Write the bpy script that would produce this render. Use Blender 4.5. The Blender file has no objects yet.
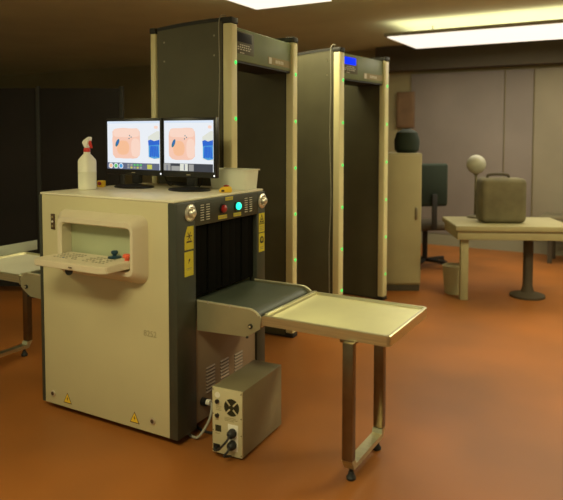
import bpy, bmesh, math, random
from mathutils import Vector, Matrix
random.seed(7)
SC = bpy.context.scene
COL = SC.collection
PI = math.pi

# ------------------------------------------------------------------ camera
yaw, pitch, roll = 0.5147, 0.0548, 0.0017
fw = Vector((-math.sin(yaw)*math.cos(pitch), math.cos(yaw)*math.cos(pitch), -math.sin(pitch)))
rt = Vector((math.cos(yaw), math.sin(yaw), 0))
up = rt.cross(fw)
r2 = rt*math.cos(roll) + up*math.sin(roll)
u2 = -rt*math.sin(roll) + up*math.cos(roll)
cd = bpy.data.cameras.new('camera')
cam = bpy.data.objects.new('camera', cd)
COL.objects.link(cam)
mw = Matrix.Identity(4)
for i in range(3):
    mw[i][0] = r2[i]; mw[i][1] = u2[i]; mw[i][2] = -fw[i]
mw[0][3], mw[1][3], mw[2][3] = 1.9208, -2.3436, 1.5127
cam.matrix_world = mw
cd.sensor_width = 36
cd.lens = 634.37*36/563
cd.shift_x = (281.5-286.34)/563
cd.shift_y = (169.82-250)/563
cd.clip_start = .05
cd.dof.use_dof = True
cd.dof.focus_distance = 3.6
cd.dof.aperture_fstop = 1.9
SC.camera = cam

# ------------------------------------------------------------------ world, exposure, lights
w = bpy.data.worlds.new('world'); SC.world = w; w.use_nodes = True
bgn = w.node_tree.nodes['Background']
bgn.inputs[0].default_value = (.90, .88, .50, 1)
bgn.inputs[1].default_value = .27
SC.view_settings.view_transform = 'Standard'
SC.view_settings.look = 'None'
SC.view_settings.gamma = 1
SC.view_settings.use_curve_mapping = False
SC.view_settings.exposure = 0.0

def area(name, loc, sx, sy, power, col=(1, .90, .52), rot=(0, 0, 0)):
    l = bpy.data.lights.new(name, 'AREA'); l.shape = 'RECTANGLE'; l.size = sx; l.size_y = sy
    l.energy = power; l.color = col
    o = bpy.data.objects.new(name, l); COL.objects.link(o); o.location = loc; o.rotation_euler = rot
    return o
LZ = 2.58    # height of the suspended lights
CZ = 2.74    # ceiling height
def luminaire(name, x, y, sx, sy, down, upw, col=(1, .90, .52)):
    """lamp shining down into the room, plus an added light to brighten the ceiling"""
    area(name, (x, y, LZ-.02), sx, sy, down, col)
    area(name+'_ceiling_fill', (x, y, LZ+.05), sx, sy, upw, (1, .90, .60), (PI, 0, 0))  # added upward fill, lifts the otherwise dark ceiling
luminaire('light_front', .6, -2.0, 1.3, .5, 54, 16)
luminaire('light_front_left', -2.2, -1.4, 1.3, .5, 12, 16)
luminaire('light_right', 2.5, 2.3, 1.3, .5, 58, 30)
luminaire('light_middle', -.62, 2.0, .7, .5, 20, 24)
luminaire('light_back', 1.2, 4.75, 3.5, 1.0, 62, 22, (1, .93, .70))

# ------------------------------------------------------------------ materials
MATS = {}
def mat(name, col, rough=.6, metal=0, var=0.0, scale=6, bump=0.0, bscale=200, emit=None, estr=1, alpha=None, trans=0, spec=.5, stretch=None, col2=None):
    m = bpy.data.materials.new(name); m.use_nodes = True
    nt = m.node_tree; b = nt.nodes['Principled BSDF']
    b.inputs['Base Color'].default_value = (*col, 1)
    b.inputs['Roughness'].default_value = rough
    b.inputs['Metallic'].default_value = metal
    b.inputs['Specular IOR Level'].default_value = spec
    tc = nt.nodes.new('ShaderNodeTexCoord')
    src = tc.outputs['Object']
    if stretch:
        mp = nt.nodes.new('ShaderNodeMapping'); mp.inputs['Scale'].default_value = stretch
        nt.links.new(src, mp.inputs['Vector']); src = mp.outputs[0]
    if var or col2:
        n = nt.nodes.new('ShaderNodeTexNoise'); n.inputs['Scale'].default_value = scale; n.inputs['Detail'].default_value = 5
        nt.links.new(src, n.inputs['Vector'])
        r = nt.nodes.new('ShaderNodeValToRGB')
        c2 = col2 if col2 else tuple(min(1, c*(1+var)) for c in col)
        c1 = col if col2 else tuple(c*(1-var) for c in col)
        r.color_ramp.elements[0].color = (*c1, 1); r.color_ramp.elements[0].position = .32
        r.color_ramp.elements[1].color = (*c2, 1); r.color_ramp.elements[1].position = .68
        nt.links.new(n.outputs['Fac'], r.inputs[0]); nt.links.new(r.outputs[0], b.inputs['Base Color'])
    if bump:
        n2 = nt.nodes.new('ShaderNodeTexNoise'); n2.inputs['Scale'].default_value = bscale
        nt.links.new(src, n2.inputs['Vector'])
        bp = nt.nodes.new('ShaderNodeBump'); bp.inputs['Strength'].default_value = bump; bp.inputs['Distance'].default_value = .002
        nt.links.new(n2.outputs['Fac'], bp.inputs['Height']); nt.links.new(bp.outputs[0], b.inputs['Normal'])
    if emit:
        b.inputs['Emission Color'].default_value = (*emit, 1); b.inputs['Emission Strength'].default_value = estr
    if trans: b.inputs['Transmission Weight'].default_value = trans
    if alpha is not None: b.inputs['Alpha'].default_value = alpha
    MATS[name] = m
    return m

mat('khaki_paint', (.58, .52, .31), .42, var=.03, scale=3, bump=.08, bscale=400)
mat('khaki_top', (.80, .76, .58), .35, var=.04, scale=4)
mat('console_plastic', (.66, .58, .42), .38, var=.02, scale=8)
mat('console_pad', (.44, .47, .29), .55, var=.03, scale=5)
mat('dark_paint', (.040, .043, .030), .42, var=.08, scale=6, bump=.15, bscale=300)
mat('curtain_rubber', (.005, .0045, .0035), .9, spec=.05)
mat('panel_paint', (.28, .20, .13), .5, var=.05, scale=4)
mat('louvre_dark', (.10, .085, .06), .5)
mat('steel', (.62, .58, .38), .34, .92, var=.10, scale=5, stretch=(1, 30, 30))
mat('steel_plate', (.40, .37, .23), .42, .55, var=.10, scale=4)
mat('steel_dark', (.20, .15, .09), .33, 1, var=.15, scale=9)
mat('steel_rim', (.80, .77, .56), .3, .7, var=.06, scale=12)
mat('tray_steel', (.84, .82, .50), .38, .35, var=.06, scale=3, bump=.1, bscale=90)
mat('chrome', (.72, .68, .58), .34, .75)
mat('belt_rubber', (.052, .064, .044), .42, var=.12, scale=7, bump=.2, bscale=500)
mat('black_plastic', (.012, .012, .012), .3)
mat('black_matte', (.015, .014, .012), .6)
mat('black_rubber', (.018, .018, .018), .55)
mat('red_plastic', (.62, .03, .02), .35)
mat('red_dark', (.30, .012, .012), .3)
mat('orange_red', (.80, .13, .06), .4)
mat('yellow_label', (.62, .52, .03), .5, var=.06, scale=30)
mat('yellow_plastic', (.85, .55, .03), .4)
mat('label_black', (.03, .028, .01), .6)
mat('label_white', (.75, .72, .62), .5)
mat('label_dim', (.30, .25, .12), .6)
mat('label_brown', (.08, .045, .02), .6)
mat('stripe_white', (.62, .60, .50), .5)
mat('logo_grey', (.38, .33, .19), .6)
mat('lamp_green', (.02, .5, .4), .3, emit=(.02, .85, .55), estr=1.6)
mat('led_green', (.05, .6, .15), .3, emit=(.04, .85, .14), estr=1.3)
mat('led_white', (.7, .7, .7), .3, emit=(.8, .85, 1), estr=1.2)
mat('lcd_blue', (.0, .02, .6), .8, spec=.05, emit=(.005, .03, 1.0), estr=1.1)
mat('lcd_off', (.02, .02, .03), .6, spec=.15)
mat('bottle_white', (.86, .85, .70), .4, emit=None, var=.02)
mat('nozzle_white', (.88, .86, .80), .4)
mat('tub_plastic', (.95, .97, .85), .3, var=.02, alpha=.68)
mat('guard_plastic', (.55, .58, .48), .3, alpha=.7)
mat('white_tray', (.72, .70, .58), .45, var=.03)
mat('blue_knob', (.012, .045, .075), .3)
mat('key_grey', (.34, .31, .21), .5)
mat('key_blue', (.10, .16, .28), .5)
mat('gate_panel', (.085, .078, .042), .55, var=.10, scale=4, bump=.1, bscale=250)
mat('gate_header', (.17, .21, .11), .5, var=.06, scale=8)
mat('gate_post', (.72, .66, .38), .4, var=.04, scale=3)
mat('gate_post_edge', (.30, .24, .14), .45)
mat('screw_metal', (.30, .27, .20), .4, 1)
mat('cable_grey', (.34, .32, .25), .5)
mat('ups_front', (.54, .48, .29), .5, var=.03)
mat('ups_case', (.25, .215, .125), .42, .15, var=.08, scale=5)
mat('ceiling_paint', (.66, .70, .50), .85, var=.06, scale=1.5)
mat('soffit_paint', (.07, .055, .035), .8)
mat('wall_olive', (.30, .25, .13), .85, var=.10, scale=1.2)
mat('wall_mauve', (.21, .175, .15), .8, var=.08, scale=1.5)
mat('wall_beige', (.24, .205, .14), .8, var=.08, scale=1.5)
mat('skirt_grey', (.26, .24, .16), .8)
mat('screen_fabric', (.012, .009, .008), .95, var=.3, scale=2)
mat('cream_cabinet', (.36, .31, .17), .7, var=.06, scale=3)
mat('brown_wood', (.17, .095, .045), .6, var=.2, scale=6)
mat('dark_brown', (.055, .04, .022), .75, var=.2, scale=5)
mat('table_top', (.34, .30, .16), .6, var=.05, scale=4)
mat('olive_fabric', (.13, .11, .06), .9, var=.2, scale=6)
mat('dark_green', (.012, .022, .012), .85)
mat('tube_light', (1, 1, 1), .5, emit=(1.0, .94, .78), estr=1.15)
mat('fixture_white', (.36, .34, .26), .5)
# screen colours (self-lit)
mat('scr_white', (.02, .02, .02), .3, emit=(.80, .84, .90), estr=1.0)
mat('scr_top', (.02, .02, .02), .3, emit=(.68, .78, .92), estr=1.0)
mat('scr_peach', (.02, .02, .02), .3, emit=(.90, .56, .44), estr=1.0)
mat('scr_peach_light', (.02, .02, .02), .3, emit=(.93, .66, .55), estr=1.0)
mat('scr_orange', (.02, .02, .02), .3, emit=(.90, .50, .30), estr=1.0)
mat('scr_teal', (.02, .02, .02), .3, emit=(.01, .16, .24), estr=1.0)
mat('scr_blue', (.02, .02, .02), .3, emit=(.01, .12, .62), estr=1.0)
mat('scr_cyan', (.02, .02, .02), .3, emit=(.06, .32, .68), estr=1.0)
mat('scr_cream', (.02, .02, .02), .3, emit=(.72, .74, .66), estr=1.0)
mat('scr_bar', (.02, .02, .02), .3, emit=(.10, .12, .20), estr=1.0)
mat('scr_bar_dark', (.02, .02, .02), .3, emit=(.035, .04, .06), estr=1.0)
mat('scr_grey', (.02, .02, .02), .3, emit=(.33, .33, .32), estr=1.0)
mat('scr_green', (.02, .02, .02), .3, emit=(.10, .50, .14), estr=1.0)
mat('scr_yellow', (.02, .02, .02), .3, emit=(.55, .55, .10), estr=1.0)

# terracotta floor: broad colour noise painted in for patchy bright reflections, and a waxed sheen
def floor_mat():
    m = bpy.data.materials.new('floor_terracotta'); m.use_nodes = True
    nt = m.node_tree; b = nt.nodes['Principled BSDF']
    tc = nt.nodes.new('ShaderNodeTexCoord')
    n = nt.nodes.new('ShaderNodeTexNoise'); n.inputs['Scale'].default_value = 1.1; n.inputs['Detail'].default_value = 2
    r = nt.nodes.new('ShaderNodeValToRGB')
    r.color_ramp.elements[0].position = .3; r.color_ramp.elements[0].color = (.22, .082, .020, 1)
    r.color_ramp.elements[1].position = .7; r.color_ramp.elements[1].color = (.37, .125, .024, 1)
    nt.links.new(tc.outputs['Object'], n.inputs['Vector']); nt.links.new(n.outputs['Fac'], r.inputs[0])
    nt.links.new(r.outputs[0], b.inputs['Base Color'])
    b.inputs['Roughness'].default_value = .42
    b.inputs['Specular IOR Level'].default_value = .35
    MATS['floor'] = m
floor_mat()

# ------------------------------------------------------------------ mesh builder
class MB:
    def __init__(self): self.bm = bmesh.new(); self.mats = []
    def _mi(self, m):
        if m not in self.mats: self.mats.append(m)
        return self.mats.index(m)
    def _add(self, t, m, M=None):
        mi = self._mi(m)
        bmesh.ops.recalc_face_normals(t, faces=t.faces)
        for f in t.faces: f.material_index = mi
        if M is not None: bmesh.ops.transform(t, matrix=M, verts=t.verts)
        me = bpy.data.meshes.new('t'); t.to_mesh(me); t.free()
        self.bm.from_mesh(me); bpy.data.meshes.remove(me)
    def box(self, x0, x1, y0, y1, z0, z1, m, bev=0, seg=2, M=None):
        t = bmesh.new(); bmesh.ops.create_cube(t, size=1)
        bmesh.ops.transform(t, matrix=Matrix.Translation(((x0+x1)/2, (y0+y1)/2, (z0+z1)/2)) @ Matrix.Diagonal((abs(x1-x0), abs(y1-y0), abs(z1-z0), 1)), verts=t.verts)
        if bev: bmesh.ops.bevel(t, geom=list(t.edges), offset=bev, segments=seg, affect='EDGES', profile=.5)
        self._add(t, m, M); return self
    def cyl(self, c, r, h, m, axis='z', n=24, r2=None, M=None, bev=0):
        t = bmesh.new(); bmesh.ops.create_cone(t, cap_ends=True, segments=n, radius1=r, radius2=r if r2 is None else r2, depth=h)
        if bev:
            es = [e for e in t.edges if abs(e.verts[0].co.z-e.verts[1].co.z) < 1e-6]
            bmesh.ops.bevel(t, geom=es, offset=bev, segments=2, affect='EDGES')
        R = {'z': Matrix.Identity(4), 'x': Matrix.Rotation(PI/2, 4, 'Y'), 'y': Matrix.Rotation(-PI/2, 4, 'X')}[axis]
        bmesh.ops.transform(t, matrix=Matrix.Translation(c) @ R, verts=t.verts)
        self._add(t, m, M); return self
    def sph(self, c, r, m, s=(1, 1, 1), M=None, n=20):
        t = bmesh.new(); bmesh.ops.create_uvsphere(t, u_segments=n, v_segments=n//2, radius=r)
        bmesh.ops.transform(t, matrix=Matrix.Translation(c) @ Matrix.Diagonal((*s, 1)), verts=t.verts)
        self._add(t, m, M); return self
    def lathe(self, c, prof, m, n=28, sq=0, M=None, axis='z'):
        t = bmesh.new(); rings = []
        for r, z in prof:
            ring = []
            for k in range(n):
                a = 2*PI*k/n; q = 1
                if sq: q = (abs(math.cos(a))**sq + abs(math.sin(a))**sq)**(-1/sq)
                ring.append(t.verts.new((r*q*math.cos(a), r*q*math.sin(a), z)))
            rings.append(ring)
        for a, b in zip(rings, rings[1:]):
            for k in range(n): t.faces.new((a[k], a[(k+1) % n], b[(k+1) % n], b[k]))
        t.faces.new(rings[0][::-1]); t.faces.new(rings[-1])
        R = {'z': Matrix.Identity(4), 'x': Matrix.Rotation(PI/2, 4, 'Y'), 'y': Matrix.Rotation(PI/2, 4, 'X')}[axis]
        bmesh.ops.transform(t, matrix=Matrix.Translation(c) @ R, verts=t.verts)
        self._add(t, m, M); return self
    def prism(self, pts, a0, a1, m, plane='xz', bev=0, M=None):
        """polygon pts extruded from a0 to a1 along the third axis"""
        def mk(p, a):
            return {'xz': (p[0], a, p[1]), 'yz': (a, p[0], p[1]), 'xy': (p[0], p[1], a)}[plane]
        t = bmesh.new()
        A = [t.verts.new(mk(p, a0)) for p in pts]; B = [t.verts.new(mk(p, a1)) for p in pts]
        t.faces.new(A); t.faces.new(B[::-1])
        n = len(pts)
        for k in range(n): t.faces.new((A[k], B[k], B[(k+1) % n], A[(k+1) % n]))
        if bev:
            bmesh.ops.bevel(t, geom=list(t.edges), offset=bev, segments=2, affect='EDGES')
        self._add(t, m, M); return self
    def tube(self, pts, r, m, n=8, M=None, smooth=4):
        P = [Vector(p) for p in pts]
        if smooth and len(P) > 2:
            Q = []
            for i in range(len(P)-1):
                p0 = P[max(i-1, 0)]; p1 = P[i]; p2 = P[i+1]; p3 = P[min(i+2, len(P)-1)]
                for k in range(smooth):
                    s = k/smooth
                    Q.append(.5*((2*p1)+(-p0+p2)*s+(2*p0-5*p1+4*p2-p3)*s*s+(-p0+3*p1-3*p2+p3)*s**3))
            Q.append(P[-1]); P = Q
        t = bmesh.new(); rings = []; ref = None
        for i, p in enumerate(P):
            d = (P[min(i+1, len(P)-1)]-P[max(i-1, 0)]).normalized()
            if ref is None:
                ref = Vector((0, 0, 1)) if abs(d.z) < .9 else Vector((1, 0, 0))
            a = d.cross(ref).normalized(); b = a.cross(d).normalized(); ref = b
            rings.append([t.verts.new(p+a*r*math.cos(2*PI*k/n)+b*r*math.sin(2*PI*k/n)) for k in range(n)])
        for A, B in zip(rings, rings[1:]):
            for k in range(n): t.faces.new((A[k], A[(k+1) % n], B[(k+1) % n], B[k]))
        t.faces.new(rings[0][::-1]); t.faces.new(rings[-1])
        self._add(t, m, M); return self
    def mesh(self, verts, faces, m, M=None, bev=0):
        t = bmesh.new(); V = [t.verts.new(v) for v in verts]
        for f in faces: t.faces.new([V[i] for i in f])
        if bev:
            bmesh.ops.recalc_face_normals(t, faces=t.faces)
            bmesh.ops.bevel(t, geom=list(t.edges), offset=bev, segments=2, affect='EDGES')
        self._add(t, m, M); return self
    def text(self, s, size, M, m, ext=.0004):
        c = bpy.data.curves.new('x', 'FONT'); c.body = s; c.size = size; c.extrude = ext; c.align_x = 'CENTER'; c.align_y = 'CENTER'
        o = bpy.data.objects.new('x', c); COL.objects.link(o)
        me = bpy.data.meshes.new_from_object(o.evaluated_get(bpy.context.evaluated_depsgraph_get()))
        bpy.data.objects.remove(o); bpy.data.curves.remove(c)
        t = bmesh.new(); t.from_mesh(me); bpy.data.meshes.remove(me)
        self._add(t, m, M); return self
    def build(self, name, parent=None, smooth=True, label=None):
        me = bpy.data.meshes.new(name); self.bm.to_mesh(me); self.bm.free()
        for m in self.mats: me.materials.append(MATS[m])
        o = bpy.data.objects.new(name, me); COL.objects.link(o)
        if smooth:
            for p in me.polygons: p.use_smooth = True
            try: me.set_sharp_from_angle(angle=math.radians(35))
            except Exception: pass
        if parent is not None: o.parent = parent; o.matrix_parent_inverse = Matrix.Identity(4)
        if label: o['label'] = label
        return o

def thing(name, label, cat, loc=(0, 0, 0), rz=0, group=None):
    o = bpy.data.objects.new(name, None); COL.objects.link(o)
    o.empty_display_size = .1
    o.location = loc; o.rotation_euler = (0, 0, rz)
    o['label'] = label; o['category'] = cat
    if group: o['group'] = group
    return o
def tag(o, label, cat, group=None):
    o['label'] = label; o['category'] = cat
    if group: o['group'] = group
    return o
def struct(mb, name, smooth=False):
    o = mb.build(name, smooth=smooth); o['kind'] = 'structure'; return o
# matrices: text or shapes lying on the front (-Y) face and on the end (+X) face
def MF(x, y, z): return Matrix.Translation((x, y, z)) @ Matrix.Rotation(PI/2, 4, 'X')
def ME(x, y, z): return Matrix.Translation((x, y, z)) @ Matrix.Rotation(PI/2, 4, 'Z') @ Matrix.Rotation(PI/2, 4, 'X')

# ------------------------------------------------------------------ the setting
BW = 6.3
struct(MB().box(-13, 7, -3.6, BW+.1, -.1, 0, 'floor'), 'floor')
struct(MB().box(-13, 7, -3.6, BW+.1, CZ, CZ+.1, 'ceiling_paint'), 'ceiling')
wb = MB().box(-13, 7, BW, BW+.1, 0, CZ, 'wall_olive')
struct(wb, 'wall_back')
tr = MB()
tr.box(-.95, .30, BW-.03, BW, .16, 2.36, 'wall_mauve').box(.32, .66, BW-.03, BW, .16, 2.36, 'wall_mauve').box(.68, 2.4, BW-.03, BW, .16, 2.36, 'wall_beige')
struct(tr, 'trim_1')
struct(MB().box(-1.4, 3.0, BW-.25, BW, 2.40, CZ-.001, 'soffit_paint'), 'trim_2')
struct(MB().box(-13, 7, BW-.045, BW-.03, 0, .15, 'skirt_grey'), 'baseboard_back')
struct(MB().box(-13.1, -13, -3.6, BW+.1, 0, CZ, 'wall_olive'), 'wall_left')

# ceiling light fixtures, hung low to make room for the added upward lights
def ceiling_light(x, y, sx, sy, label):
    t = thing('ceiling_light', label, 'ceiling light', (x, y, LZ), 0)
    MB().box(-sx/2-.03, sx/2+.03, -sy/2-.03, sy/2+.03, 0, .035, 'fixture_white', .006).build('housing', t)
    MB().box(-sx/2, sx/2, -sy/2, sy/2, -.010, -.0005, 'tube_light').build('diffuser', t)
    for u in (-.4, .4):
        MB().cyl((sx*u, 0, (.035+CZ-LZ)/2), .008, CZ-LZ-.0352, 'fixture_white').build('hanger_rod', t)
ceiling_light(1.2, 4.75, 3.5, 1.0, 'long bright suspended ceiling light over the far table at right')
ceiling_light(-.62, 2.0, .7, .5, 'small bright suspended ceiling light above the walk-through metal detectors')

# ------------------------------------------------------------------ X-ray baggage scanner
L, W, H, Z0 = .95, .80, 1.2, .035
OY0, OY1, OZ0, OZ1 = .147, .713, .66, 1.062
sc = thing('baggage_scanner', 'large khaki X-ray baggage scanner with dark tunnel end and built-in control console', 'baggage scanner')
b = MB()
b.box(-L+.012, -.054, 0, .14, Z0, H-.012, 'khaki_paint', .004)
b.box(-L+.012, -.054, OY1+.007, W, Z0, H-.012, 'khaki_paint', .004)
b.box(-L+.012, -.054, .135, OY1+.012, 1.068, H-.013, 'khaki_paint')
b.box(-L+.012, -.054, .135, OY1+.012, Z0+.002, .655, 'khaki_paint')
b.build('cabinet_body', sc)
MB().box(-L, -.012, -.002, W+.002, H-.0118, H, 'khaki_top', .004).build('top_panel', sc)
def end_frame(x0, x1):
    b = MB()
    b.box(x0, x1, -.004, OY0, Z0, H-.0125, 'dark_paint', .007)
    b.box(x0, x1, OY1, W+.004, Z0, H-.0125, 'dark_paint', .007)
    b.box(x0, x1, OY0-.012, OY1+.012, OZ1, H-.0125, 'dark_paint', .003)
    return b.build('end_frame', sc)
end_frame(-.0539, 0); end_frame(-L-.01, -L+.0119)
# lower service panel below the belt, with louvres
p = MB().box(-.03, -.012, OY0+.001, OY1-.001, Z0+.02, .655, 'panel_paint', .003)
pnl = p.build('service_panel', sc)
for cy, zb in ((.277, .178), (.403, .175), (.537, .170)):
    lv = MB()
    for k in range(8):
        z = zb + .006 + k*.0178
        lv.mesh([(-.0125, cy-.04, z), (-.0125, cy+.04, z), (-.0125, cy-.04, z+.009), (-.0125, cy+.04, z+.009), (-.007, cy-.037, z+.001), (-.007, cy+.037, z+.001)],
                [(0, 1, 5, 4), (4, 5, 3, 2), (0, 4, 2), (1, 3, 5)], 'panel_paint')
        lv.box(-.0126, -.0117, cy-.04, cy+.04, z-.006, z+.001, 'louvre_dark')
    lv.build('louvre_vent', pnl, smooth=False)
# lead curtain
ns = 9
for k in range(ns):
    y0 = OY0+.001+(OY1-OY0-.002)*k/ns; y1 = OY0+.001+(OY1-OY0-.002)*(k+1)/ns
    off = random.uniform(-.010, .004)
    MB()  .box(-.022+off-.004, -.018+off, y0+.0002, y1-.0002, .70, OZ1-.001, 'curtain_rubber', .001).build('curtain_strip', sc)
for k in range(ns):
    y0 = OY0+.001+(OY1-OY0-.002)*k/ns; y1 = OY0+.001+(OY1-OY0-.002)*(k+1)/ns
    MB().box(-.89, -.885, y0+.001, y1-.001, .70, OZ1+.004, 'curtain_rubber', .001).build('curtain_strip', sc)
# tunnel-end fittings
for y in (.100, .767):
    k = MB().lathe((0, y, 1.133), [(.042, .0005), (.043, .004), (.036, .010), (.030, .011), (.028, .006), (.022, .006)], 'chrome', axis='x')
    kk = k.build('lamp_bezel', sc)
    MB().lathe((0, y, 1.133), [(.022, .0065), (.022, .018), (.018, .027), (.009, .031)], 'chrome', axis='x').build('knob', kk)
def indicator(y, z, m):
    q = MB().cyl((.004, y, z), .026, .007, 'black_plastic', 'x').build('indicator_ring', sc)
    MB().lathe((.0078, y, z), [(.020, 0), (.020, .008), (.014, .014), (.004, .016)], m, axis='x').build('indicator_lens', q, label='red lens' if m == 'red_dark' else 'lit green lens')
indicator(.373, 1.127, 'red_dark'); indicator(.509, 1.128, 'lamp_green')
for yc in (.222, .622):
    for c in (-.024, .024):
        g = MB()
        for k in range(7):
            z = 1.085+.0125*k
            g.box(.0002, .0016, yc+c-.014, yc+c+.014, z, z+.0045, 'stripe_white')
            g.box(.0002, .0012, yc+c-.014, yc+c+.014, z+.0046, z+.009, 'black_matte')
        g.build('vent_grille', sc, smooth=False)
def plate(y0, y1, z0, z1, name='label_plate'):
    q = MB().box(.0002, .002, y0, y1, z0, z1, 'yellow_label')
    n = int((y1-y0)/.012)
    for i in range(n):
        q.box(.0021, .0024, y0+.006+i*.012, y0+.013+i*.012, (z0+z1)/2-.005, (z0+z1)/2+.005, 'label_dim')
    q.build(name, sc, smooth=False)
plate(.400, .468, 1.166, 1.184); plate(.335, .412, 1.074, 1.093); plate(.475, .547, 1.073, 1.092)
def sticker(y0, y1, z0, z1, kind, cut=False):
    q = MB(); yc = (y0+y1)/2; h = z1-z0
    if cut: q.prism([(y0, z0), (y1, z0), (y1, z1), (y0+.022, z1), (y0+.006, z1-.035), (y0, z1-.055)], .0002, .0015, 'yellow_label', 'yz')
    else: q.box(.0002, .0015, y0, y1, z0, z1, 'yellow_label')
    x0, x1 = .0016, .002
    if kind == 'laser':
        for a in (0, PI/3, 2*PI/3):
            M = Matrix.Translation((0, yc, z0+h*.58)) @ Matrix.Rotation(a, 4, 'X')
            q.box(x0, x1, -.022, .022, -.0025, .0025, 'label_brown', M=M)
        q.prism([(yc-.024, z0+h*.30), (yc+.024, z0+h*.30), (yc+.018, z0+h*.38), (yc-.018, z0+h*.38)], x0, x1, 'label_brown', 'yz')
    elif kind == 'bolt':
        q.prism([(yc-.006, z0+h*.50), (yc+.010, z0+h*.66), (yc+.006, z0+h*.72), (yc-.004, z0+h*.66), (yc-.003, z0+h*.58)], x0, x1, 'label_brown', 'yz')
        q.box(x0, x1, y0+.014, y1-.014, z0+h*.30, z0+h*.33, 'label_dim'); q.box(x0, x1, y0+.018, y1-.018, z0+h*.24, z0+h*.26, 'label_dim')
    elif kind == 'radiation':
        q.prism([(yc-.028, z0+h*.42), (yc+.028, z0+h*.42), (yc, z0+h*.97)], x0, x1, 'label_black', 'yz')
        q.prism([(yc-.020, z0+h*.46), (yc+.020, z0+h*.46), (yc, z0+h*.86)], .0021, .0023, 'yellow_label', 'yz')
        for a in (0, 2*PI/3, 4*PI/3):
            M = Matrix.Translation((0, yc, z0+h*.58)) @ Matrix.Rotation(a, 4, 'X')
            q.prism([(-.003, .003), (.003, .003), (.009, .015), (-.009, .015)], .0024, .0027, 'label_black', 'yz', M=M)
        for i in range(3): q.box(x0, x1, y0+.008, y1-.008, z0+h*(.10+.09*i), z0+h*(.135+.09*i), 'label_dim')
    else:
        q.cyl(((x0+x1)/2, yc, z0+h*.64), .021, x1-x0, 'label_black', 'x')
        q.box(.0021, .0024, yc-.020, yc+.020, z0+h*.50, z0+h*.56, 'label_black')
        q.cyl((.0023, yc, z0+h*.66), .011, .0005, 'yellow_label', 'x')
        q.box(.0026, .0029, yc-.003, yc+.003, z0+h*.55, z0+h*.75, 'label_black')
        for i in range(2): q.box(x0, x1, y0+.014, y1-.014, z0+h*(.14+.09*i), z0+h*(.18+.09*i), 'label_dim')
    q.build('warning_sticker', sc, smooth=False)
sticker(.057, .125, .955, 1.068, 'laser', True)
sticker(.055, .123, .825, .945, 'bolt')
sticker(.732, .792, .952, 1.062, 'radiation')
sticker(.732, .792, .838, .946, 'person')
# front-face fittings
def screwlock(x, z):
    q = MB().cyl((x, -.0035, z), .017, .006, 'chrome', 'y', bev=.0015).cyl((x, -.0078, z), .010, .002, 'label_brown', 'y')
    q.build('panel_lock', sc)
screwlock(-.872, .094); screwlock(-.160, .100)
def warn(x, z, s=.032):
    T = lambda k, dz=0: [(x-s*k, z-s*.8*k+dz), (x+s*k, z-s*.8*k+dz), (x, z+s*k+dz)]
    q = MB().prism(T(1), -.0012, -.0002, 'label_brown').prism(T(.82), -.0018, -.0013, 'yellow_plastic')
    q.prism([(x-.006, z-.002), (x+.003, z+.013), (x+.001, z+.002), (x+.007, z+.002), (x-.003, z-.015), (x, z-.003)], -.0024, -.0019, 'label_brown')
    q.build('warning_sticker', sc, smooth=False)
warn(-.762, .086); warn(-.280, .088)
q = MB().box(-.863, -.835, -.006, -.0003, 1.003, 1.087, 'label_brown', .002)
for dz in (.018, .042, .067): q.cyl((-.849, -.0075, 1.003+dz), .006, .003, 'label_white' if dz == .042 else 'label_dim', 'y')
q.build('key_switch', sc)
MB().text('8252', .042, MF(-.172, -.0012, .534), 'logo_grey').build('lettering', sc, smooth=False)
for x in (-.86, -.09):
    for y in (.09, .71):
        MB().cyl((x, y, .02), .028, .04, 'black_rubber', 'z').build('foot', sc)

# control console: hood (frustum shell), pad, fold-down shelf with keys
ax0, ax1, az0, az1 = -.795, -.178, .78, 1.118
fx0, fx1, fz0, fz1, fy = -.712, -.196, .83, 1.090, -.092
def rrect(x0, x1, z0, z1, r, y, n=5):
    out = []
    for cx, cz, a0 in ((x1-r, z1-r, 0), (x0+r, z1-r, PI/2), (x0+r, z0+r, PI), (x1-r, z0+r, 1.5*PI)):
        for k in range(n+1):
            a = a0+PI/2*k/n; out.append((cx+r*math.cos(a), y, cz+r*math.sin(a)))
    return out
rings = [rrect(ax0, ax1, az0, az1, .05, -.0006), rrect(ax0+.006, ax1-.003, az0+.004, az1-.004, .05, -.02),
         rrect(fx0-.012, fx1+.006, fz0-.012, fz1+.006, .04, fy+.012), rrect(fx0, fx1, fz0, fz1, .035, fy),
         rrect(fx0+.016, fx1-.016, fz0+.018, fz1-.024, .025, fy), rrect(fx0+.024, fx1-.022, fz0+.022, fz1-.030, .022, fy+.008),
         rrect(fx0+.008, fx1-.022, fz0+.022, fz1-.032, .018, -.006)]
V = []; F = []; n = len(rings[0])
for r_ in rings: V += r_
for i in range(len(rings)-1):
    for k in range(n): F.append((i*n+k, i*n+(k+1) % n, (i+1)*n+(k+1) % n, (i+1)*n+k))
con = MB().mesh(V, F, 'console_plastic').build('console_hood', sc)
pr = rrect(fx0+.010, fx1-.024, fz0+.024, fz1-.034, .017, 0)
MB().prism([(p[0], p[2]) for p in pr], -.0075, -.002, 'console_pad').build('backing_pad', con, label='pale green backing pad')
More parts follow.
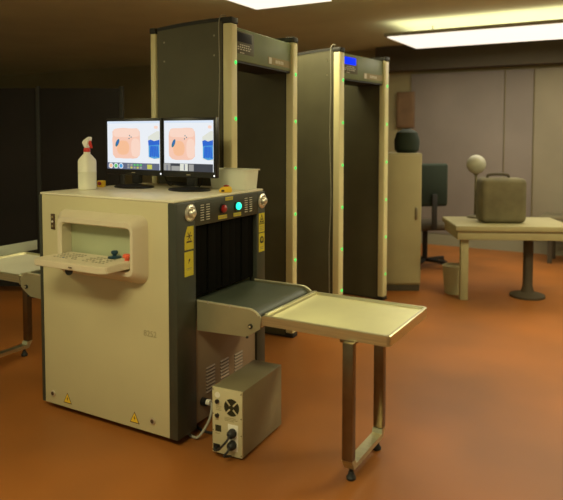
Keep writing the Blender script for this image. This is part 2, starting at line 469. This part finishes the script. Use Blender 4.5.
# shelf: tilts down slightly towards the operator
TS = Matrix.Translation((-.47, -.02, .904)) @ Matrix.Rotation(math.radians(3.0), 4, 'X')
sh = MB()
sh.prism([(-.262, -.203), (.175, -.203), (.215, -.185), (.255, -.01), (-.215, -.01), (-.272, -.188)], -.036, 0, 'console_plastic', 'xy', .004, M=TS)
sh.build('keyboard_shelf', sc, label='cream fold-down keyboard shelf')
shelf = [o for o in sc.children][-1]
def key(x, y, m='key_grey', w=.010, d=.008): MB().box(x-w/2, x+w/2, y-d/2, y+d/2, .0002, .003, m, .001, M=TS).build('key', shelf)
for r_ in range(4):
    for c in range(8):
        if (r_, c) in ((0, 2), (3, 5), (2, 7)): continue
        key(-.205+c*.021+r_*.004, -.055-r_*.026, 'key_blue' if (r_, c) == (3, 3) else 'key_grey', .012)
for r_ in range(4):
    for c in range(7):
        if (r_+c) % 5 == 0: continue
        key(.015+c*.022, -.060-r_*.026, 'key_grey', .013)
MB().lathe((-.355, -.048, .9045), [(.034, 0), (.034, .004), (.030, .007), (.009, .009), (.009, .014), (.017, .020), (.018, .029), (.012, .035), (.004, .036)], 'blue_knob').build('joystick', shelf, label='dark blue joystick knob')
MB().lathe((-.252, -.070, .9035), [(.012, 0), (.012, .012), (.020, .014), (.021, .026), (.016, .031), (.004, .032)], 'orange_red').build('stop_button', shelf, label='round orange-red stop button')
sl = MB().cyl((-.548, -.165, .850), .019, .030, 'black_plastic', 'z').sph((-.548, -.165, .834), .018, 'blue_knob')
sl.build('latch_knob', shelf, label='black knob under the shelf')
dt = MB().box(-.012, .012, -.2088, -.2082, -.022, -.016, 'label_brown', M=TS)
dt.build('key_slot', shelf)

# belt conveyor stubs on both ends
def stub(sx, xb):
    X = lambda x: xb+sx*x
    y0, y1 = .15, .69
    st = MB()
    for ya, yb in ((y0, y0+.005), (y1-.005, y1)):
        st.prism([(X(.001), .54), (X(.295), .552), (X(.30), .556), (X(.368), .600), (X(.378), .655), (X(.362), .672), (X(.335), .686), (X(.31), .690), (X(.001), .690)], ya, yb, 'steel_plate', 'xz')
    st.box(X(.001), X(.32), y0+.0051, y1-.0051, .575, .60, 'steel_dark')
    s = st.build('belt_frame', sc, smooth=False)
    for ya, yb in ((y0-.004, y0+.010), (y1-.010, y1+.004)):
        e = MB(); e.tube([(X(.001), (ya+yb)/2, .690), (X(.10), (ya+yb)/2, .690), (X(.29), (ya+yb)/2, .690), (X(.325), (ya+yb)/2, .687), (X(.350), (ya+yb)/2, .676), (X(.362), (ya+yb)/2, .662)], .005, 'steel_rim', smooth=3)
        e.build('edge_trim', s)
    for x in (.07, .20):
        MB().cyl((X(x), y0-.001, .690), .004, .012, 'chrome', 'z').build('stud', s)
    # belt wraps over the end roller
    pts = [(X(-.055), .681), (X(.300), .681)]
    R = .042
    for k in range(1, 9):
        a = PI/2-PI*k/8; pts.append((X(.308+R*math.cos(a)), .639+R*math.sin(a)))
    pts += [(X(.300), .60), (X(-.055), .60)]
    MB().prism(pts, y0+.012, y1-.012, 'belt_rubber').build('conveyor_belt', sc)
    bo = MB().cyl((X(.318), y0-.004, .608), .011, .008, 'black_matte', 'y').cyl((X(.318), y0-.009, .608), .005, .004, 'steel_rim', 'y')
    bo.build('axle_bolt', s)
    MB().cyl((X(.300), y0-.003, .553), .006, .006, 'black_matte', 'y').build('bolt', s)
stub(1, 0); stub(-1, -L)
# socket on the service panel
q = MB().cyl((.004, .205, .155), .020, .03, 'black_plastic', 'x').cyl((.026, .205, .158), .015, .03, 'label_white', 'x')
q.build('power_socket', sc)

# ------------------------------------------------------------------ steel tray tables at both ends
def tray_table(root, sx, xb, light=False, guard=False):
    X = lambda x: xb+sx*x
    y0, y1 = .15, .69
    x0, x1 = .385, 1.010
    zt, zb = .668, .622
    def rr(a, bb, c, d, r):
        pts = [(a, c)]
        for k in range(5):
            t = -PI/2+PI/2*k/4; pts.append((bb-r+r*math.cos(t), c+r+r*math.sin(t)))
        for k in range(5):
            t = PI/2*k/4; pts.append((bb-r+r*math.cos(t), d-r+r*math.sin(t)))
        pts.append((a, d)); return pts
    outer = rr(x0, x1, y0, y1, .022); inner = rr(x0+.014, x1-.014, y0+.014, y1-.014, .014)
    n = len(outer)
    V = [(X(p[0]), p[1], z) for z, ring in ((zb, outer), (zt-.003, outer), (zt, inner and [((o[0]*.75+i[0]*.25), (o[1]*.75+i[1]*.25)) for o, i in zip(outer, inner)]), (zt, inner), (zt-.012, [((i[0]-.7)*.985+.7, (i[1]-.42)*.985+.42) for i in inner])) for p in ring]
    F = []
    for i in range(4):
        for k in range(n): F.append((i*n+k, i*n+(k+1) % n, (i+1)*n+(k+1) % n, (i+1)*n+k))
    fr = MB().mesh(V, F, 'steel').build('tray_rim', root)
    ins = [((i[0]-.7)*.985+.7, (i[1]-.42)*.985+.42) for i in inner]
    MB().prism([(X(p[0]), p[1]) for p in ins], zt-.020, zt-.0122, 'white_tray' if light else 'tray_steel', 'xy').build('tray_surface', root)
    # bracket toward the belt and ledge bar
    MB().prism([(X(.379), .612), (X(.388), .624), (X(.388), .666), (X(.380), .664)], y0-.001, y0+.012, 'steel', 'xz').build('bracket', root, smooth=False)
    MB().box(min(X(.384), X(.402)), max(X(.384), X(.402)), y0+.02, y1-.01, zt-.003, zt+.006, 'steel_rim', .002).build('ledge_bar', root)
    MB().box(min(X(.403), X(.414)), max(X(.403), X(.414)), y0+.02, y1-.01, zt-.011, zt-.009, 'black_matte').build('gap_shadow_strip', root) if False else None
    # leg frame
    lx = .834; ya, yb = .112, .478
    if light: ya, yb, lx = .13, .50, .79
    if not light:
        hz = MB().cyl((X(lx), ya+.03, .604), .016, .055, 'steel_dark', 'y').box(min(X(lx-.055), X(lx+.02)), max(X(lx-.055), X(lx+.02)), ya-.01+.05, ya+.10, .606, .6212, 'steel_dark', .003)
        hz.build('hinge', root)
    for y in (ya, yb):
        l = MB()
        l.box(min(X(lx-.025), X(lx+.025)), max(X(lx-.025), X(lx+.025)), y-.018+.02, y+.020+.02, .10, .6212, 'steel_dark', .004)
        leg = l.build('leg', root)
        d = 1 if y == ya else -1
        ft = MB().cyl((X(lx), y+.03*d+.02, .044), .008, .035, 'black_matte', 'z').lathe((X(lx), y+.03*d+.02, 0.0005), [(.020, 0), (.022, .010), (.014, .022), (.012, .034)], 'black_rubber')
        ft.build('levelling_foot', leg)
    cb = MB().prism([(ya+.002, .10), (ya+.002+.030, .055), (yb+.04-.030, .055), (yb+.038, .10), (yb-.002, .10), (yb-.010, .078), (ya+.050, .078), (ya+.042, .10)], min(X(lx-.025), X(lx+.025)), max(X(lx-.025), X(lx+.025)), 'steel', 'yz')
    cb.build('cross_bar', root, smooth=False)
    if guard:
        MB().box(X(1.008), X(1.014), y0+.01, y1+.10, zt+.0005, zt+.070, 'guard_plastic', .001).build('end_guard', root, label='translucent plastic end guard')
t = thing('tray_table', 'shiny steel tray table on black-footed legs at the right end of the scanner', 'table')
tray_table(t, 1, 0)
t = thing('tray_table', 'pale tray table behind the left end of the scanner, cut off by the photo edge', 'table')
tray_table(t, -1, -L, True, True)

# ------------------------------------------------------------------ on top of the scanner
HT = H+.0005
def monitor(x, y, label, left, wd=.405):
    t = thing('monitor', label, 'computer monitor', (x, y, HT), 0, 'monitors on top of the scanner')
    h0, h1 = .072, .410; hw = wd/2
    bz = MB().box(-hw, hw, -.004, .030, h0, h1, 'black_plastic', .006)
    bz.box(-hw+.05, hw-.05, .0301, .052, h0+.04, h1-.06, 'black_matte', .01)
    bz.build('casing', t)
    # screen
    X0, X1, Z0_, Z1 = -hw+.015, hw-.015, h0+.034, h1-.017
    ww, hh = X1-X0, Z1-Z0_
    sx = lambda u: X0+u*ww
    sz = lambda v: Z0_+v*hh
    s = MB()
    s.box(X0, X1, -.0052, -.0041, Z0_, Z1, 'scr_white')
    y = [-.0054]
    def poly(pts, m):
        y[0] -= .0002
        s.prism([(sx(u), sz(v)) for u, v in pts], y[0]-.0001, y[0], m)
    def blob(cu, cv, ru, rv, m, p=4, rot=0, n=28, j=.02):
        pts = []
        for k in range(n):
            a = 2*PI*k/n; q = (abs(math.cos(a))**p+abs(math.sin(a))**p)**(-1/p)*(1+random.uniform(-j, j))
            u, v = ru*q*math.cos(a), rv*q*math.sin(a)
            pts.append((cu+u*math.cos(rot)-v*math.sin(rot), cv+u*math.sin(rot)+v*math.cos(rot)))
        poly(pts, m)
    rect = lambda a, b_, c, d, m: poly([(a, c), (b_, c), (b_, d), (a, d)], m)
    rect(0, 1, .955, 1, 'scr_top')
    blob(.37, .54, .27, .315, 'scr_peach', 7)
    blob(.37, .76, .25, .09, 'scr_peach_light', 6)
    blob(.55, .45, .085, .19, 'scr_peach_light', 3)
    blob(.31, .45, .12, .15, 'scr_orange', 2.5)
    blob(.20, .55, .030, .085, 'scr_teal', 2, -.35)
    blob(.205, .56, .012, .050, 'scr_blue', 2, -.35)
    for (u, v) in ((.44, .70), (.47, .67), (.43, .64)): blob(u, v, .010, .014, 'scr_teal', 2)
    # bottle at the right edge, cut by the screen edge
    poly([(.80, .24), (1, .22), (1, .79), (.95, .79), (.86, .73), (.79, .68)], 'scr_cream')
    poly([(.79, .60), (.84, .62), (.90, .59), (1, .62), (1, .50), (.80, .48)], 'scr_blue')
    poly([(.80, .27), (.90, .23), (1, .25), (1, .52), (.80, .50)], 'scr_cyan')
    for k in range(5): poly([(.82+.035*k, .27+.02*(k % 2)), (.85+.035*k, .27), (.86+.028*k, .50), (.83+.03*k, .48)], 'scr_blue')
    blob(.94, .87, .035, .03, 'scr_peach_light', 3)
    if left:
        rect(0, 1, 0, .135, 'scr_bar')
        for u, m in ((.075, 'scr_orange'), (.175, 'scr_green'), (.275, 'scr_cyan')):
            blob(u, .067, .044, .058, 'scr_white', 2); blob(u, .067, .032, .042, m, 2)
        for u in (.40, .46, .52, .58, .64):
            rect(u, u+.04, .075, .115, 'scr_green' if u > .5 else 'scr_grey'); rect(u, u+.04, .02, .06, 'scr_yellow' if u in (.46, .58) else 'scr_grey')
        rect(.78, .87, .02, .11, 'scr_yellow')
    else:
        rect(0, 1, 0, .155, 'scr_bar_dark')
        rect(0, .14, .01, .15, 'scr_grey'); rect(.16, .34, .01, .10, 'scr_grey'); rect(.34, .50, .01, .15, 'scr_cream'); rect(.52, .62, .01, .14, 'scr_grey')
        rect(.06, .08, .01, .12, 'scr_bar'); rect(.42, .44, .02, .14, 'scr_bar')
    s.build('screen', t, smooth=False)
    MB().box(-.014, .014, -.0052, -.0042, h0+.012, h0+.018, 'key_grey').build('badge', t)
    MB().cyl((hw-.010, -.005, h0+.014), .005, .002, 'led_white', 'y').build('power_light', t)
    MB().box(-.030, .030, .012, .045, .020, .16, 'black_plastic', .008).build('neck', t)
    b = MB().lathe((0, .0, 0), [(.128, 0), (.131, .004), (.124, .011), (.050, .018), (.020, .022)], 'black_plastic', 40)
    o = b.build('base', t); o.scale = (1, .75, 1); o.location = (.012, -.012, 0)
    return t
monitor(-.733, .50, 'black flat monitor nearer the spray bottle, its screen showing coloured icons along the bottom', True, .443)
monitor(-.3195, .50, 'black flat monitor nearer the plastic tub, its screen showing grey thumbnails along the bottom', False, .378)
# monitor cables
def cable(name, pts, r, m, label, group=None):
    o = MB().tube(pts, r, m, 8).build(name); return tag(o, label, 'cable', group)
c0 = HT+.012
cable('monitor_cable', [(-.70, .556, c0+.24), (-.68, .66, c0+.12), (-.64, .70, c0), (-.56, .66, c0), (-.48, .68, c0), (-.42, .71, c0), (-.36, .63, c0+.10), (-.33, .556, c0+.20)], .0042, 'black_rubber', 'black cable lying in loops behind the two monitors')
cable('monitor_cable', [(-.32, .556, c0+.16), (-.30, .60, c0+.05), (-.33, .61, c0), (-.38, .66, c0), (-.46, .60, c0), (-.56, .60, c0+.02), (-.50, .65, c0+.012), (-.40, .63, c0+.012)], .0035, 'black_rubber', 'thinner black cable coiled on the scanner top beside the right monitor stand')

# spray bottle
t = thing('spray_bottle', 'translucent white spray bottle with red collar and trigger on the scanner top', 'spray bottle', (-.842, .238, HT), math.radians(-8))
MB().lathe((0, 0, 0), [(.038, 0), (.043, .006), (.043, .100), (.0445, .103), (.043, .106), (.043, .160), (.040, .172), (.024, .194), (.016, .204), (.016, .2145)], 'bottle_white', 36, sq=4).build('bottle_body', t)
MB().lathe((0, 0, .2150), [(.018, 0), (.019, .003), (.018, .018), (.015, .022)], 'red_plastic').build('collar', t, label='red screw collar')
hd = MB().prism([(-.030, .262), (-.020, .256), (-.012, .250), (-.012, .2375), (.012, .2375), (.014, .250), (.022, .266), (.030, .284), (.036, .296), (.030, .301), (.008, .294), (-.014, .282), (-.030, .272)], -.012, .012, 'nozzle_white', 'xz', .003)
hd.build('spray_head', t)
MB().prism([(.0225, .266), (.032, .280), (.036, .262), (.046, .246), (.048, .236), (.040, .236), (.030, .248), (.024, .256)], -.006, .006, 'red_plastic', 'xz', .001).build('trigger', t, label='red trigger')

# emergency stop boxes
def estop(x, y, rz, label, s=1.0):
    t = thing('emergency_stop', label, 'emergency stop', (x, y, HT), rz, None)
    MB().prism([(-.034, 0), (.034, 0), (.034, .020), (.022, .034), (-.020, .030), (-.034, .018)], -.024, .024, 'yellow_plastic', 'xz', .004).box(-.022, -.006, -.0246, -.0239, .004, .016, 'label_brown').build('switch_box', t)
    MB().lathe((.004, -.004, .0322), [(.016, 0), (.016, .004), (.013, .007), (.003, .009)], 'red_dark').build('push_button', t)
estop(-.062, .492, math.radians(32), 'small yellow box with dark red button on the top edge above the tunnel', .95)
t = thing('emergency_stop', 'small yellow box with dark red button beside the spray bottle', 'emergency stop', (-.898, .40, HT), math.radians(10))
MB().box(-.021, .021, -.016, .016, 0, .040, 'yellow_plastic', .005).build('switch_box', t)
MB().lathe((.002, -.0165, .023), [(.007, 0), (.007, .003), (.011, .004), (.011, .009), (.004, .011)], 'red_dark', axis='y').build('push_button', t)

# translucent tub
t = thing('plastic_tub', 'translucent plastic tub with a rim at the back corner of the scanner top', 'tub', (-.162, .718, HT), 0)
def tubring(sx, sy, z, r): return [(p[0], p[2], z) for p in rrect(-sx, sx, -sy, sy, r, 0)]
rs = [tubring(.124, .064, 0, .02), tubring(.132, .074, .108, .022), tubring(.140, .082, .108, .025), tubring(.141, .083, .115, .025), tubring(.129, .071, .114, .022), tubring(.120, .060, .004, .018)]
V = []; F = []
for r_ in rs: V += r_
n = len(rs[0])
for i in range(5):
    for k in range(n): F.append((i*n+k, i*n+(k+1) % n, (i+1)*n+(k+1) % n, (i+1)*n+k))
F.append(tuple(range(n))[::-1]); F.append(tuple(5*n+k for k in range(n)))
MB().mesh(V, F, 'tub_plastic').build('tub_body', t)
MB().box(-.012, .022, -.0835, -.081, .075, .115, 'label_dim').build('sticker', t, label='small grey sticker') if False else None

# ------------------------------------------------------------------ power supply beside the scanner
t = thing('power_supply', 'khaki tower power supply with fan grille and plugged sockets on the floor', 'power supply', (.172, .045, 0), math.radians(3))
uw, ud, uh = .165, .395, .328
MB().box(0, uw, .004, ud, .012, uh, 'ups_case', .004).build('case', t)
MB().box(.001, uw-.001, -.006, .0038, .013, uh-.001, 'ups_front', .002).build('rear_plate', t)
fan = MB()
fc = (.108, -.0075, .245)
for r_ in (.041, .030, .0195):
    pts = []
    fan.lathe((fc[0], -.0062, fc[2]), [(r_, 0), (r_, .0012), (r_-.0065, .0014), (r_-.0065, 0)], 'label_black', 32, axis='y')
for a in range(4):
    M = Matrix.Translation((fc[0], 0, fc[2])) @ Matrix.Rotation(PI/4+a*PI/2, 4, 'Y')
    fan.box(.012, .041, -.0084, -.0078, -.0035, .0035, 'ups_front', M=M)
fan.cyl((fc[0], -.0072, fc[2]), .010, .0018, 'label_black', 'y')
fan.build('fan_grille', t)
sk = MB().box(.088, .142, -.0078, -.0062, .040, .165, 'label_white', .0004); sk.build('socket_plate', t)
for i, (x, z, r_) in enumerate(((.030, .262, .010), (.030, .195, .010))):
    MB().cyl((x, -.011, z), r_, .009, 'black_plastic', 'y').build('breaker_knob', t)
MB().box(.018, .050, -.0075, -.0062, .118, .148, 'label_black').build('power_inlet', t)
MB().box(.008, .044, -.0100, -.0062, .030, .056, 'black_plastic').build('lower_inlet', t)
MB().cyl((.030, -.0068, .292), .014, .0012, 'label_white', 'y').build('round_badge', t)
for (x, z, w_) in ((.022, .236, .030), (.022, .228, .024), (.022, .220, .030), (.070, .192, .06), (.070, .185, .07), (.070, .178, .05), (.018, .172, .02), (.018, .106, .025)):
    MB().box(x, x+w_, -.0066, -.0062, z, z+.003, 'label_dim').build('printed_line', t, smooth=False)
for x in (.006, uw-.006):
    for z in (.025, .12, .20, uh-.012): MB().cyl((x, -.0068, z), .003, .0015, 'label_brown', 'y').build('screw', t)
for i, z in enumerate((.128, .072)):
    M = Matrix.Translation((.172, .045, 0)) @ Matrix.Rotation(math.radians(3), 4, 'Z')
    pts = [(.116, -.045, z), (.116, -.055, z-.012), (.100, -.062, z-.034)] + ([(.06, -.045, .052), (.03, -.035, .040), (.026, -.012, .042)] if i == 0 else [(.106, -.045, .03), (.112, -.022, .022)])
    pl = MB().lathe((.116, -.0082, z), [(.021, 0), (.022, .010), (.019, .026), (.009, .036)], 'black_rubber', 20, axis='y', M=M).tube(pts, .0055, 'black_rubber', M=M)
    tag(pl.build('power_plug'), ['black plug and lead in the upper socket of the power supply', 'black plug and lead in the lower socket of the power supply'][i], 'plug', 'plugs in the power supply')
cable('power_cable', [(.046, .205, .158), (.060, .19, .145), (.066, .165, .10), (.052, .135, .05), (.030, .11, .016), (-.02, .12, .009), (-.10, .16, .009)], .0065, 'cable_grey', 'thick grey power cable dropping from the scanner panel to the floor')
cable('power_cable', [(.10, .47, .008), (.085, .40, .008), (.095, .28, .008), (.06, .20, .008), (-.02, .20, .008), (-.10, .24, .008)], .007, 'black_rubber', 'black power cable on the floor beside the scanner base')

# ------------------------------------------------------------------ walk-through metal detectors
def gate(x, y, rz, label, lcd, dims):
    t = thing('metal_detector_gate', label, 'metal detector', (x, y, 0), rz, 'walk-through metal detectors')
    D_, W_, Hh = dims
    pw, pd = .074, .062
    for side, (ya, yb) in enumerate(((0, pw), (W_-pw, W_))):
        yc = (ya+yb)/2
        # side panel with gently bowed top
        xs = [-D_+.045+(D_-.045-pd-.006)*k/12 for k in range(13)]
        top = [(xx, Hh-.006-.030*((xs[-1]-xx)/(xs[-1]-xs[0]))**1.8-.004) for xx in xs]
        pn = MB().prism([(xs[0], .012), (xs[-1], .012)]+top[::-1], yc-.024, yc+.024, 'gate_panel', 'xz')
        pan = pn.build('side_panel', t)
        tm = MB().prism([(p[0], p[1]-.012) for p in top]+[(p[0], p[1]+.010) for p in top][::-1], yc-.027, yc+.027, 'black_matte', 'xz')
        tm.build('top_trim', pan)
        s_ = -1 if side == 0 else 1
        for (dx, z) in ((-D_+.10, 2.10), (-.13, 2.12), (-D_+.10, 1.98), (-.13, 2.0)):
            MB().cyl((dx, yc+s_*.0245, z), .006, .004, 'screw_metal', 'y').build('screw', pan)
        # posts
        po = MB().box(-pd, 0, ya, yb, .030, Hh-.036, 'gate_post', .010, 3)
        po.box(-pd-.008, -pd+.004, yc-.028, yc+.028, .030, Hh-.036, 'black_matte')
        fp = po.build('front_post', t)
        MB().box(-pd-.003, .003, ya-.003, yb+.003, Hh-.035, Hh, 'black_matte', .004).build('post_cap', fp)
        MB().box(-pd-.003, .003, ya-.003, yb+.003, .0005, .029, 'black_matte', .004).build('post_foot', fp)
        for k in range(6):
            z = 1.955-.343*k
            MB().sph((.0015, yc+(.012 if side == 0 else 0), z), .0125, 'led_green', (.4, 1, 1), n=12).build('status_light', fp)
        ro = MB().box(-D_, -D_+.040, ya, yb, .030, Hh-.085+.02, 'gate_post', .006)
        rp = ro.build('rear_post', t)
        MB().box(-D_-.003, -D_+.043, ya-.003, yb+.003, Hh-.064, Hh-.030, 'black_matte', .004).build('post_cap', rp)
        MB().box(-D_-.003, -D_+.043, ya-.003, yb+.003, .0005, .029, 'black_matte', .004).build('post_foot', rp)
        MB().box(-D_+.0431, -pd-.003, yc-.030, yc+.030, .0005, .0115, 'black_matte').build('base_rail', t)
    # header
    hx0, hx1, hz0, hz1 = -.30, -.022, 1.975, 2.178
    hd = MB().box(hx0, hx1, pw+.0005, W_-pw-.0005, hz0, hz1, 'gate_header', .006)
    hd.box(hx0+.005, hx1-.005, pw+.004, W_-pw-.004, hz0-.012, hz0-.0001, 'black_matte')
    h = hd.build('header', t)
    y0 = pw+.03
    cp = MB().box(hx1+.0002, hx1+.002, y0-.012, y0+.215, hz0+.045, hz1-.018, 'gate_panel', .0006)
    cpo = cp.build('control_panel', h)
    MB().box(hx1+.0022, hx1+.004, y0+.0, y0+.185, hz1-.085, hz1-.026, lcd, .0006).build('display', cpo, label='lit blue display' if lcd == 'lcd_blue' else 'dark display')
    for r_, (z, n_, st) in enumerate(((hz1-.102, 5, .026), (hz1-.116, 7, .026), (hz1-.130, 5, .034), (hz0+.052, 3, .02))):
        m = MB()
        for k in range(n_):
            yy = y0+(.035 if r_ in (0, 3) else .005)+k*st
            m.box(hx1+.0021, hx1+.0026, yy, yy+st*.6, z-.004, z+.003, 'stripe_white')
        m.build('printed_line', cpo, smooth=False)
    lp = MB().box(hx1+.0002, hx1+.002, W_-pw-.36, W_-pw-.02, hz0+.020, hz0+.070, 'label_dim', .0006)
    lp.box(hx1+.0021, hx1+.0026, W_-pw-.35, W_-pw-.31, hz0+.024, hz0+.066, 'stripe_white')
    for k in range(5): lp.box(hx1+.0021, hx1+.0026, W_-pw-.25+k*.026, W_-pw-.25+k*.026+.017, hz0+.034, hz0+.056, 'stripe_white')
    lp.build('name_plate', h, smooth=False)
    return t
gate(-.2671, .8500, .0667, 'tall walk-through metal detector behind the scanner with an unlit header display', 'lcd_off', (.604, .958, 2.225))
gate(-.2184, 2.3053, -.1126, 'farther walk-through metal detector with a lit blue header display', 'lcd_blue', (.599, .861, 2.216))
# loose cables down the near edge of each gate
def gpt(gx, gy, a, x, y, z): return (gx+x*math.cos(a)-y*math.sin(a), gy+x*math.sin(a)+y*math.cos(a), z)
for (gx, gy, a, lb) in ((-.2671, .8500, .0667, 'thin pale cable running down beside the near post of the front metal detector'), (-.2184, 2.3053, -.1126, 'thin pale cable running down beside the near post of the rear metal detector')):
    pts = [gpt(gx, gy, a, *p) for p in ((-.050, .02, 2.236), (-.075, .000, 2.233), (-.085, -.006, 2.16), (-.080, -.006, 1.9), (-.088, -.006, 1.6), (-.082, -.007, 1.3), (-.072, -.008, 1.0), (-.088, -.007, .6), (-.085, -.006, .2), (-.090, -.008, .006))]
    cable('gate_cable', pts, .0032, 'cable_grey', lb, 'cables beside the metal detector posts')

# ------------------------------------------------------------------ far background
# dark free-standing fabric screen at left
def lin(a, b_, t_): return a+(b_-a)*t_
def toward(u, v, depth):
    d = fw + r2*((u-286.34)/634.37) - u2*((v-169.82)/634.37)
    return Vector((1.9208, -2.3436, 1.5127))+d*depth
p0 = toward(-40, 300, 6.1); p1 = toward(124, 300, 6.1)
ang = math.atan2(p1.y-p0.y, p1.x-p0.x); wd = (Vector((p1.x, p1.y))-Vector((p0.x, p0.y))).length
t = thing('partition_screen', 'tall black fabric partition screen in the dark left corner', 'partition', (p0.x, p0.y, 0), ang)
for k in range(2):
    MB().box(wd*k/2+.02, wd*(k+1)/2-.02, -.015, .015, .06, 1.95, 'screen_fabric', .004).build('fabric_panel', t)
for k in range(3):
    MB().box(wd*k/2-.0195, wd*k/2+.0195, -.02, .02, .021, 1.97, 'black_matte', .004).build('post', t)
    MB().box(wd*k/2-.03, wd*k/2+.03, -.22, .22, .0005, .0205, 'black_matte', .004).build('foot', t)

# cream cabinet beyond the far gate
t = thing('cabinet', 'narrow cream cabinet standing right behind the farther metal detector', 'cabinet', (-.17, 3.68, 0), yaw)
MB().box(-.2, .16, -.18, .18, .06, 1.34, 'cream_cabinet', .01).build('carcass', t)
MB().box(-.19, .15, -.17, .17, .0005, .06, 'dark_brown').build('plinth', t)
d = MB().box(-.19, .15, -.196, -.1805, .08, 1.32, 'cream_cabinet', .005).build('door', t)
MB().box(.10, .115, -.215, -.1965, .70, .82, 'screw_metal', .003).build('handle', d)
t = thing('loudspeaker', 'dark rounded loudspeaker on top of the cream cabinet', 'loudspeaker', (-.13, 3.70, 1.3405), yaw)
MB().lathe((0, 0, 0), [(.09, 0), (.12, .03), (.125, .12), (.10, .20), (.04, .235)], 'dark_green', 28).build('housing', t)
MB().cyl((0, 0, .2355), .035, .012, 'dark_brown').build('top_dial', t)
# framed board on the wall
t = thing('framed_board', 'brown framed board hanging on the back wall above the cabinet', 'picture', (-1.02, BW-.032, 1.62), 0)
MB().box(-.13, .13, -.03, -.0005, 0, .50, 'brown_wood', .008).build('frame', t)
MB().box(-.10, .10, -.034, -.0302, .03, .47, 'brown_wood').build('board', t)

# far table with a pedestal
tc_ = Vector((.72, 4.05))
t = thing('pedestal_table', 'pale-topped table on a dark pedestal in the far right of the room', 'table', (.86, 3.95, 0), yaw-.06)
MB().box(-.62, .44, -.34, .34, .645, .695, 'table_top', .008).build('tabletop', t)
MB().box(-.60, .42, -.32, .32, .565, .6449, 'table_top', .004).build('apron', t)
MB().lathe((.10, -.10, 0), [(.16, .0005), (.16, .02), (.06, .05), (.045, .10), (.045, .54), (.10, .5645)], 'dark_brown', 28).build('pedestal', t)
MB().box(-.56, -.49, -.28, -.21, .0005, .5645, 'table_top', .004).build('leg', t)
# things on the table
def ontable(x, y): 
    a = yaw-.06
    return (.86+x*math.cos(a)-y*math.sin(a), 3.95+x*math.sin(a)+y*math.cos(a), .6955)
t = thing('equipment_case', 'dark brown equipment case standing on the far table', 'case', ontable(-.20, -.06), yaw)
MB().box(-.16, .26, -.12, .12, 0, .42, 'olive_fabric', .05, 3).build('case_body', t)
MB().tube([(-.08, 0, .415), (-.06, 0, .45), (.10, 0, .45), (.12, 0, .415)], .014, 'dark_brown').build('handle', t)
t = thing('desk_lamp', 'pale round globe lamp on a stand at the back of the far table', 'lamp', ontable(-.31, .26), 0)
MB().lathe((0, 0, 0), [(.08, 0), (.08, .015), (.015, .03), (.012, .42), (.03, .44)], 'olive_fabric').build('stand', t)
MB().sph((0, 0, .53), .095, 'fixture_white').build('globe', t)
# office chair
t = thing('office_chair', 'dark office chair facing the far table, standing beside the cream cabinet', 'chair', (-.14, 4.62, 0), yaw+.2)
MB().box(-.17, .17, -.05, .02, .72, 1.20, 'dark_green', .03, 3).build('backrest', t)
MB().box(-.22, .22, -.02, .40, .44, .53, 'dark_brown', .03, 3).build('seat', t)
MB().box(-.03, .03, -.075, -.052, .46, .86, 'black_matte', .006).build('back_support', t)
MB().cyl((0, .18, .27), .03, .34, 'black_matte').build('column', t)
for k in range(5):
    a = 2*PI*k/5+.3
    M = Matrix.Translation((0, .18, 0)) @ Matrix.Rotation(a, 4, 'Z')
    l = MB().box(.02, .28, -.02, .02, .065, .10, 'black_matte', .006, M=M).build('base_leg', t)
    MB().cyl((.27, 0, .0325), .032, .03, 'black_rubber', 'y', M=M).build('caster', l)
# small bin
t = thing('waste_bin', 'small pale waste bin on the floor under the left end of the far table', 'bin', (.36, 3.70, 0), 0)
MB().lathe((0, 0, .0005), [(.09, 0), (.115, .26), (.12, .265), (.112, .27)], 'cream_cabinet').build('bin_body', t)
# low bench against the back wall at right
t = thing('bench', 'dark low bench against the back wall at the right edge', 'bench', (1.75, 5.85, 0), 0)
MB().box(-.9, .9, -.22, .22, .44, .56, 'olive_fabric', .02).build('seat', t)
for x in (-.78, .78):
    for y in (-.16, .16): MB().box(x-.025, x+.025, y-.025, y+.025, .0005, .4395, 'dark_brown').build('leg', t)
